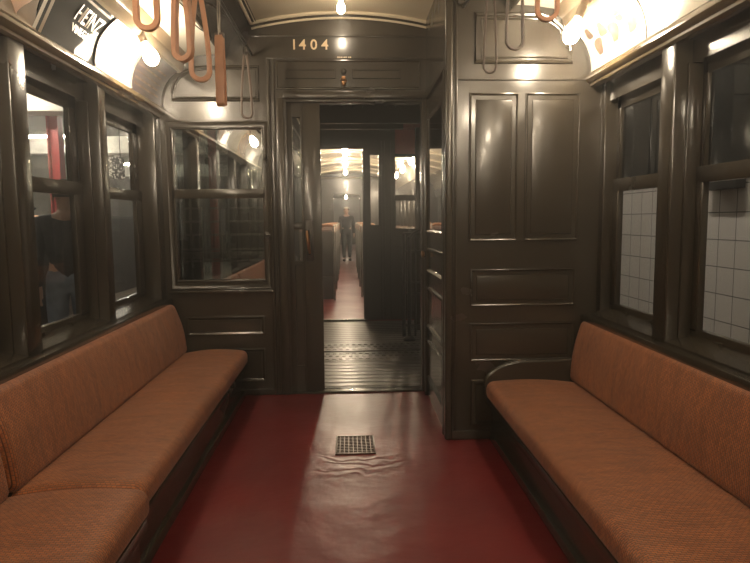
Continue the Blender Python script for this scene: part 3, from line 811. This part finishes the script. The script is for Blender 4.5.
# ================================================================== NEXT CAR
YN = 7.9; YF = 17.9
b = B(); f = FY(YN)
for (xa, xb, za, zb) in ((-1.5,-1.25,0,2.6),(-1.25,-.80,0,1.18),(-1.25,-.80,2.1,2.6),(-.80,-.62,0,2.6),(-.62,.20,2.21,2.6),(.20,.30,0,2.6),(.30,.405,0,1.235),(.30,.405,2.13,2.6),(.405,.62,0,2.6),(.62,1.15,0,1.19),(.62,1.15,2.10,2.14),(1.15,1.5,0,2.6)):
    b.box(xa, xb, YN, YN+.08, za, zb)
b.ring(f, -.66, .24, -.02, 2.25, [(0,0),(.004,.02),(.030,.02),(.036,.0)])
b.ring(f, .59, 1.18, 1.16, 2.13, [(0,0),(.004,.02),(.026,.02),(.034,.0)])
b.box(.62, 1.15, YN+.01, YN+.06, 1.545, 1.62, .005)
for x in (.43, .47, .55): b.box(x, x+.018, YN-.018, YN, 0, 2.3, .005)
b.ring(f, .72, 1.02, .08, .50, [(0,0),(.004,.012),(.014,.012),(.02,0)])
for z in (.62,.78,.95,1.08): b.box(.62, 1.2, YN-.022, YN, z, z+.02, .005)
struct(b, 'wall_next_car_end', 'paint')
b = B(); b.box(.62, 1.15, YN+.005, YN+.06, 2.14, 2.60); struct(b, 'trim_7', 'pinkred')
wn = winno[0]+2
for (xa, xb, za, zb) in ((-1.25,-.80,1.18,2.10),(.30,.405,1.235,2.13),(.62,1.15,1.19,1.545),(.62,1.15,1.62,2.10)):
    g = B(); g.box(xa, xb, YN+.03, YN+.035, za, zb); o = struct(g, 'window_%d' % wn, 'glass'); wn += 1
b = B(); b.box(-1.5, 1.5, YN, YF, -.05, 0); struct(b, 'floor_next_car', 'floor')
# side walls with windows openings, ceiling with ribs
for s in (-1, 1):
    b = B(); xw = sorted((s*1.40, s*1.5))
    b.box(xw[0], xw[1], YN+.08, YF, 0, .85); b.box(xw[0], xw[1], YN+.08, YF, 1.95, 2.2)
    y = YN+.2
    while y < YF: b.box(xw[0], xw[1], y, y+.22, .85, 1.95, .01); y += 1.0
    struct(b, 'wall_next_car_'+('left' if s < 0 else 'right'), 'paint')
    b = B(); fn = lambda u, v, h: (s*u, h, v)
    b.poly([(1.40,2.15),(1.36,2.30),(1.25,2.42),(1.05,2.46),(1.05,2.49),(1.28,2.46),(1.40,2.33),(1.43,2.15)], fn, YN+.08, YF); struct(b, 'ceiling_next_car_cove', 'creamcard')
fn = lambda u, v, h: (u, h, v)
arc2 = [(-1.08+2.16*i/20, 2.46+.20*(1-((i-10)/10)**2)) for i in range(21)]
b = B(); b.poly(arc2+[(x, z+.03) for x, z in arc2[::-1]], fn, YN+.08, YF); struct(b, 'ceiling_next_car', 'cream')
b = B(); y = YN+.9
while y < YF-1: b.tube([(x, y, z-.01) for x, z in arc2], .03, 8); y += 1.1
struct(b, 'trim_8', 'cream')
k = 0
for y in (9.3, 10.7, 12.1, 13.7, 15.8, 18.6, 22.0):
    lamp((-.03, y, 2.60 if y < 17 else 2.41), (0,0,-1), 'lit bulb on the next car ceiling, ' + ['closest to its doorway','second along from its doorway','third along from its doorway','fourth along from its doorway','fifth along from its doorway','sixth along, low in the distant row','last and faintest in the distant row'][k], 'bulb_far'); k += 1
for y in (8.7, 10.3, 12.0, 13.6):
    lamp((1.12, y, 2.35), (-.38,0,-.92), 'lit bulb glowing behind the next car window, ' + {8.7:'nearest of the side row',10.3:'second of the side row',12.0:'third of the side row',13.6:'farthest of the side row'}[y], 'bulb_far')
# transverse seats
def tseat(x0, x1, y, label):
    r = empty('transverse_seat', ((x0+x1)/2, y, 0)); tag(r, label, 'seat', None)
    w = (x1-x0)
    fbk = lambda a, c: (0, 0)
    def bar(y0, y1, z0, z1, m, name, rad=.03):
        b = B(); b.box(-w/2+.03, w/2-.03, y0, y1, z0, z1, rad, 4); b.build(name, m, r)
    bar(-.04, .05, .45, 1.16, 'rattan', 'backrest'); bar(-.055, -.042, .40, 1.12, 'paint', 'back_panel', .005); bar(.06, .52, .38, .47, 'rattan', 'seat'); bar(.10, .46, .003, .38, 'paint', 'base', .01)
    inner = -1 if x0 > 0 else 1
    xi = inner*(w/2-.012)
    B().tube([(xi,-.05,.003),(xi,-.05,1.10),(xi,-.02,1.20),(xi,.04,1.225),(xi,.10,1.19)], .016, 8).build('end_frame', 'steel', r)
    B().tube([(xi,0,1.10),(xi-inner*.0,0,1.19),(xi+inner*(-.04),0,1.225),(xi-inner*.20,0,1.225),(xi-inner*.24,0,1.18)], .024, 10).build('top_grab_rail', 'leather', r)
for i, y in enumerate((9.95, 11.6, 13.2, 14.8, 16.4)):
    ww = ['nearest the doorway','second from the doorway','third from the doorway','fourth from the doorway','farthest visible'][i]
    tseat(-1.36, -.21, y, 'high-backed rattan seat on the left of the next car aisle, '+ww)
    tseat(.22, 1.36, y+(.35), 'high-backed rattan seat on the right of the next car aisle, '+ww)
# far end of the next car
b = B()
for (xa, xb, za, zb) in ((-1.5,-.40,0,2.7),(.36,1.5,0,2.7),(-.40,.36,2.05,2.7)): b.box(xa, xb, YF, YF+.1, za, zb)
struct(b, 'wall_far_end', 'paint')
b = B(); b.box(-1.5, 1.5, YF, YF+15, -.05, 0); struct(b, 'floor_far_car', 'floor')
b = B(); b.box(-1.5, -1.4, YF, YF+15, 0, 2.5).box(1.4, 1.5, YF, YF+15, 0, 2.5).box(-1.5, 1.5, YF+15, YF+15.1, 0, 2.5); struct(b, 'wall_far_car', 'paint')
b = B(); b.box(-1.5, 1.5, YF, YF+15, 2.5, 2.55); struct(b, 'ceiling_far_car', 'cream')
for y in (27.5,): lamp((-.05, y, 2.41), (0,0,-1), 'tiny lit bulb in the farthest car above the distant person', 'bulb_far', sc=1.3)

# ================================================================== STATION OUTSIDE
b = B(); b.box(-9, -1.62, -4, 26, -.10, -.04); struct(b, 'floor_station_platform', 'concrete')
b = B(); b.box(-9, -8.9, -4, 26, -.1, 3.4); b.box(-9, -1.6, 26, 26.1, -.1, 3.4); struct(b, 'wall_station', 'stationwall')
b = B(); b.box(-9, -1.62, -4, 26, 3.35, 3.45); struct(b, 'ceiling_station', 'stationwall')
n = 9
for y in (8.4, 13.4, 20):
    b = B(); b.box(-8.9, -1.9, y, y+.25, 2.80, 3.12, .01); b.box(-8.9, -1.9, y-.06, y+.31, 2.76, 2.82, .006)
    struct(b, 'trim_%d' % n, 'beam'); n += 1
for i, (x, y) in enumerate(((-3.6, 2.0), (-3.9, 4.6), (-4.6, 7.5), (-3.2, 10.6), (-5.6, 12.2), (-6.0, 18.0))):
    r = empty('ceiling_tube_light', (x, y, 2.98)); tag(r, 'white tube light under the station ceiling, ' + ['beside the car doors','over the near walkway','before the second white beam','over the red column','farther along the platform','farthest along the platform'][i], 'light')
    B().box(-.6, .6, -.08, .08, .0, .37, .01).build('fixture_housing', 'beam', r)
    B().tube([(-.57,0,-.03),(.57,0,-.03)], .022, 10).build('tube', 'tube_left' if i in (2, 4, 5) else 'tube_near', r)
def column(x, y, m, label, w=.16):
    r = empty('station_column', (x, y, -.04)); tag(r, label, 'column')
    B().box(-w/2, w/2, -.012, .012, 0, 2.84).box(-w/2, -w/2+.014, -w/2, w/2, 0, 2.84).box(w/2-.014, w/2, -w/2, w/2, 0, 2.84).build('shaft', m, r)
    B().box(-w*.8, w*.8, -w*.8, w*.8, 0, .03, .005).build('base_plate', m, r)
column(-4.12, 9.0, 'redpaint', 'bright red steel column on the station platform outside the left window')
column(-1.97, 9.2, 'redpaint', 'red steel column glimpsed through the bulkhead window', .10)
pb = empty('station_poster', (-3.45, 9.2, 1.95)); tag(pb, 'black and white patterned poster board through the second left window', 'poster')
B().box(-.20, .20, -.015, .015, -.02, .30, .004).build('poster_face', 'poster', pb)
B().tube([(-.15,0,.29),(-.15,0,.82)], .006, 6).tube([(.15,0,.29),(.15,0,.82)], .006, 6).build('hanger_rods', 'iron', pb)
# orange lit display with dark counter
dc = empty('display_counter', (-3.85, 7.2, -.04)); tag(dc, 'dark counter with an orange-lit top strip across the platform', 'counter')
B().box(-.35, .55, -.2, .2, 0, 1.38, .01).build('counter_body', 'coat', dc)
B().box(-.30, .5, -.16, .16, 1.385, 1.425, .01).build('lit_strip', 'mirrorlight', dc)
pt = empty('darkening_partition', (-4.45, 10.0, -.04)); tag(pt, 'long dark low partition added to darken the view across the platform', 'partition')  # added dark panel, tones down the bright platform behind the left windows
B().box(-.05, .05, -5.5, 5.5, 0, 1.42, .01).build('partition_panel', 'coat', pt)
B().box(-.07, .07, -5.5, 5.5, 1.422, 1.46, .008).build('top_rail', 'iron', pt)
# brown seat on a curved white leg
st = empty('platform_chair', (-2.42, 4.55, -.04)); tag(st, 'red-brown chair with curved white metal legs outside the left window', 'chair')
B().box(-.20, .06, .12, .16, .74, .90, .015).build('backrest', 'brownseat', st)
B().box(-.20, .16, -.22, .16, .44, .47, .012).build('seat', 'brownseat', st)
for x in (-.18, .04): B().tube([(x,.16,.90),(x,.17,.60),(x,.10,.45),(x,.14,.2),(x,.2,.0)], .013, 8).build('leg', 'cardink', st)
for x in (-.18, .14): B().tube([(x,-.18,.45),(x,-.21,0)], .013, 8).build('leg', 'cardink', st)

# tiled wall on the right
b = B(); b.box(2.60, 2.72, -3, 9, -.8, 1.615); struct(b, 'wall_tiled', 'tile')
b = B(); b.box(2.66, 2.76, -3, 9, 1.615, 3.4); b.box(1.75, 2.76, 9, 9.1, -.8, 3.4); struct(b, 'wall_tunnel', 'dark')
b = B(); b.box(2.57, 2.66, -3, 9, 1.615, 1.65, .004); struct(b, 'trim_20', 'tile')
b = B(); b.box(1.75, 2.60, -3, 9, -.85, -.8); struct(b, 'floor_tunnel', 'dark')
b = B(); b.box(1.66, 2.76, -3, 9, 3.3, 3.4); struct(b, 'ceiling_tunnel', 'dark')
bxn = tag(B().box(2.52, 2.595, 3.90, 4.28, 1.485, 1.66, .006).build('junction_box', 'dark'), 'dark electrical box at the top of the white tiled wall', 'box')
for i, y in enumerate((1.2, 4.2, 7.0)):
    r = empty('tile_fill_light', (1.90, y, 2.95)); tag(r, 'added fill tube shielded from the right windows to brighten the tiles, '+['nearest','middle','farthest'][i], 'light')  # added lamps to brighten the tiles; the housing keeps them off the windows
    B().box(-.06, -.04, -.62, .62, -.16, .10, .004).box(-.05, .05, -.62, .62, .05, .34, .004).build('fixture_housing', 'dark', r)
    B().tube([(.02,-.56,0),(.02,.56,0)], .018, 10).build('tube', 'tube', r)

# ================================================================== PEOPLE
def skin_mesh(verts, edges, radii, root_i, sub=1):
    me = bpy.data.meshes.new('sk'); me.from_pydata(verts, edges, []); me.update()
    ob = bpy.data.objects.new('sk', me); COL.objects.link(ob)
    md = ob.modifiers.new('s', 'SKIN'); md.use_smooth_shade = True
    for i, r in enumerate(radii):
        sv = me.skin_vertices[0].data[i]; sv.radius = r if isinstance(r, tuple) else (r, r); sv.use_root = (i == root_i)
    sb = ob.modifiers.new('u', 'SUBSURF'); sb.levels = sub+1; sb.render_levels = sub+1
    dg = bpy.context.evaluated_depsgraph_get(); dg.update()
    m2 = bpy.data.meshes.new_from_object(ob.evaluated_get(dg))
    bpy.data.objects.remove(ob); bpy.data.meshes.remove(me)
    b = B(); b.bm.free(); b.bm = bmesh.new(); b.bm.from_mesh(m2); bpy.data.meshes.remove(m2); return b
def person(loc, rz, H, top, legs, label, cap=None, bend=.0):
    r = empty('person', loc, rz); tag(r, label, 'person'); k = H/1.75
    V = lambda x, y, z: (x*k, y*k, z*k)
    sk = {}; verts = []; rad = []; edges = []
    def add(n, p, rr_, par=None):
        sk[n] = len(verts); verts.append(V(*p)); rad.append(tuple(q*k for q in rr_) if isinstance(rr_, tuple) else rr_*k)
        if par: edges.append((sk[par], sk[n]))
    add('pel', (0,0,.95), (.155,.11)); add('wst', (0,0,1.10), (.135,.10), 'pel'); add('chs', (0,.01,1.30), (.165,.115), 'wst'); add('shc', (0,.01,1.43), (.12,.09), 'chs')
    add('nck', (0,.01,1.50), .055, 'shc'); add('hd0', (0,.0,1.58), (.070,.085), 'nck'); add('hd1', (0,-.005,1.665), (.076,.095), 'hd0'); add('hd2', (0,.005,1.72), (.05,.06), 'hd1')
    for s, q in ((-1,'l'),(1,'r')):
        add('sh'+q, (s*.175,.01,1.41), .058, 'shc'); add('el'+q, (s*.235,.02,1.13), .043, 'sh'+q); add('wr'+q, (s*.235,-.07,.89), .028, 'el'+q); add('pm'+q, (s*.23,-.09,.82), (.018,.036), 'wr'+q)
        for j in range(4): add('f%d%s' % (j, q), (s*.23,-.12+.018*j,.765-.004*(j % 2)), .009, 'pm'+q); add('g%d%s' % (j, q), (s*.22,-.115+.018*j,.725+.006*abs(j-1)), .008, 'f%d%s' % (j, q))
        add('th'+q, (s*.215,-.135,.79), .010, 'pm'+q)
        add('hp'+q, (s*.09,0,.90), .095, 'pel'); add('kn'+q, (s*.10,-.01+bend*s*.06,.50), .060, 'hp'+q); add('an'+q, (s*.105,.02+bend*s*.12,.09), .040, 'kn'+q); add('ft'+q, (s*.11,-.10+bend*s*.12,.04), (.04,.03), 'an'+q)
    body = skin_mesh(verts, edges, rad, 0).build('body', 'skin', r, smooth=True)
    def sub(names, grow, name, m, par):
        idx = [sk[n] for n in names]; mp = {o: i for i, o in enumerate(idx)}
        vv = [verts[i] for i in idx]; ee = [(mp[a], mp[c]) for a, c in edges if a in mp and c in mp]
        rr2 = [tuple(q+grow*k for q in rad[i]) if isinstance(rad[i], tuple) else rad[i]+grow*k for i in idx]
        return skin_mesh(vv, ee, rr2, 0).build(name, m, par, smooth=True)
    sub(['pel','wst','chs','shc','nck','hpl','hpr','shl','ell','wrl','shr','elr','wrr'], .024, 'jacket', top, r)
    sub(['pel','wst','hpl','knl','anl','hpr','knr','anr'], .014, 'trousers', legs, r)
    for s, q in ((-1,'l'),(1,'r')):
        p = V(s*.108, -.045+bend*s*.12, 0)
        B().box(p[0]-.045*k, p[0]+.045*k, p[1]-.12*k, p[1]+.12*k, .002, .085*k, .028*k, 3).build('shoe', 'shoe', r)
    # hair, ears, face
    def ball(c, rx, ry, rz_, name, m, par, cut=None):
        b = B(); bmesh.ops.create_uvsphere(b.bm, u_segments=20, v_segments=14, radius=1)
        if cut: bmesh.ops.delete(b.bm, geom=[v for v in b.bm.verts if cut(v.co)], context='VERTS')
        for v in b.bm.verts: v.co = Vector((v.co.x*rx*k+c[0]*k, v.co.y*ry*k+c[1]*k, v.co.z*rz_*k+c[2]*k))
        return b.build(name, m, par, smooth=True)
    ball((0,.018,1.665), .092,.105,.105, 'hair', 'hair', r, cut=lambda c: c.z < -.55 or (c.y < -.35 and c.z < .45))
    for s in (-1, 1):
        ball((s*.082,.0,1.62), .012,.022,.032, 'ear', 'skin', r); ball((s*.032,-.088,1.625), .011,.008,.008, 'eye', 'cardink', r)
    ball((0,-.100,1.595), .014,.020,.024, 'nose', 'skin', r); ball((0,-.088,1.555), .026,.008,.008, 'mouth', 'pinkred', r)
    if cap: ball((0,.0,1.70), .098,.115,.062, 'cap', cap, r, cut=lambda c: c.z < -.1)
    return r
person((-2.18, 4.85, -.04), math.radians(200), 1.66, 'coat', 'jeans', 'person in a dark coat and faded blue jeans on the platform outside the left window')
person((-3.35, 6.0, -.04), math.radians(30), 1.70, 'black', 'coat', 'person in all black farther back on the platform behind the jeans wearer')
person((-.03, 19.6, 0), math.radians(5), 1.72, 'coat', 'coat', 'distant person in dark clothes and pale cap walking the aisle of the next car', cap='cardink', bend=1)
hbag = empty('shoulder_bag', (-2.62, 4.95, .90)); tag(hbag, 'black bag hanging beside the person in faded jeans', 'bag')
B().box(-.10, .08, -.05, .05, -.12, .10, .025, 3).build('bag_body', 'black', hbag)
B().tube([(-.08,0,.10),(-.02,0,.40),(.16,.02,.52)], .010, 8).build('bag_strap', 'black', hbag)

# ================================================================== WORLD, CAMERA
w = bpy.data.worlds.new('world'); bpy.context.scene.world = w; w.use_nodes = True
w.node_tree.nodes['Background'].inputs[0].default_value = (1, .9, .78, 1); w.node_tree.nodes['Background'].inputs[1].default_value = .01
vs = w.node_tree.nodes.new('ShaderNodeVolumeScatter'); vs.inputs['Density'].default_value = .017; vs.inputs['Anisotropy'].default_value = .78  # thin scatter added everywhere, stands in for lens glare around the bulbs
w.node_tree.links.new(vs.outputs[0], w.node_tree.nodes['World Output'].inputs['Volume'])
cam = bpy.data.cameras.new('camera'); co = bpy.data.objects.new('camera', cam); COL.objects.link(co)
cam.sensor_width = 36; cam.lens = 36*610/750; cam.clip_start = .02
co.matrix_world = Matrix.Translation((0,0,1.3)) @ Matrix.Rotation(math.radians(-2.522),4,'Z') @ Matrix.Rotation(math.radians(90-5.757),4,'X') @ Matrix.Rotation(math.radians(-.55),4,'Z')
sc = bpy.context.scene; sc.camera = co
sc.view_settings.view_transform = 'Standard'; sc.view_settings.look = 'None'; sc.view_settings.gamma = 1
sc.view_settings.exposure = .06
sc.cycles.max_bounces = 10; sc.cycles.transparent_max_bounces = 24; sc.cycles.diffuse_bounces = 5; sc.cycles.glossy_bounces = 6
sc.cycles.sample_clamp_indirect = 6
sc.cycles.use_denoising = True
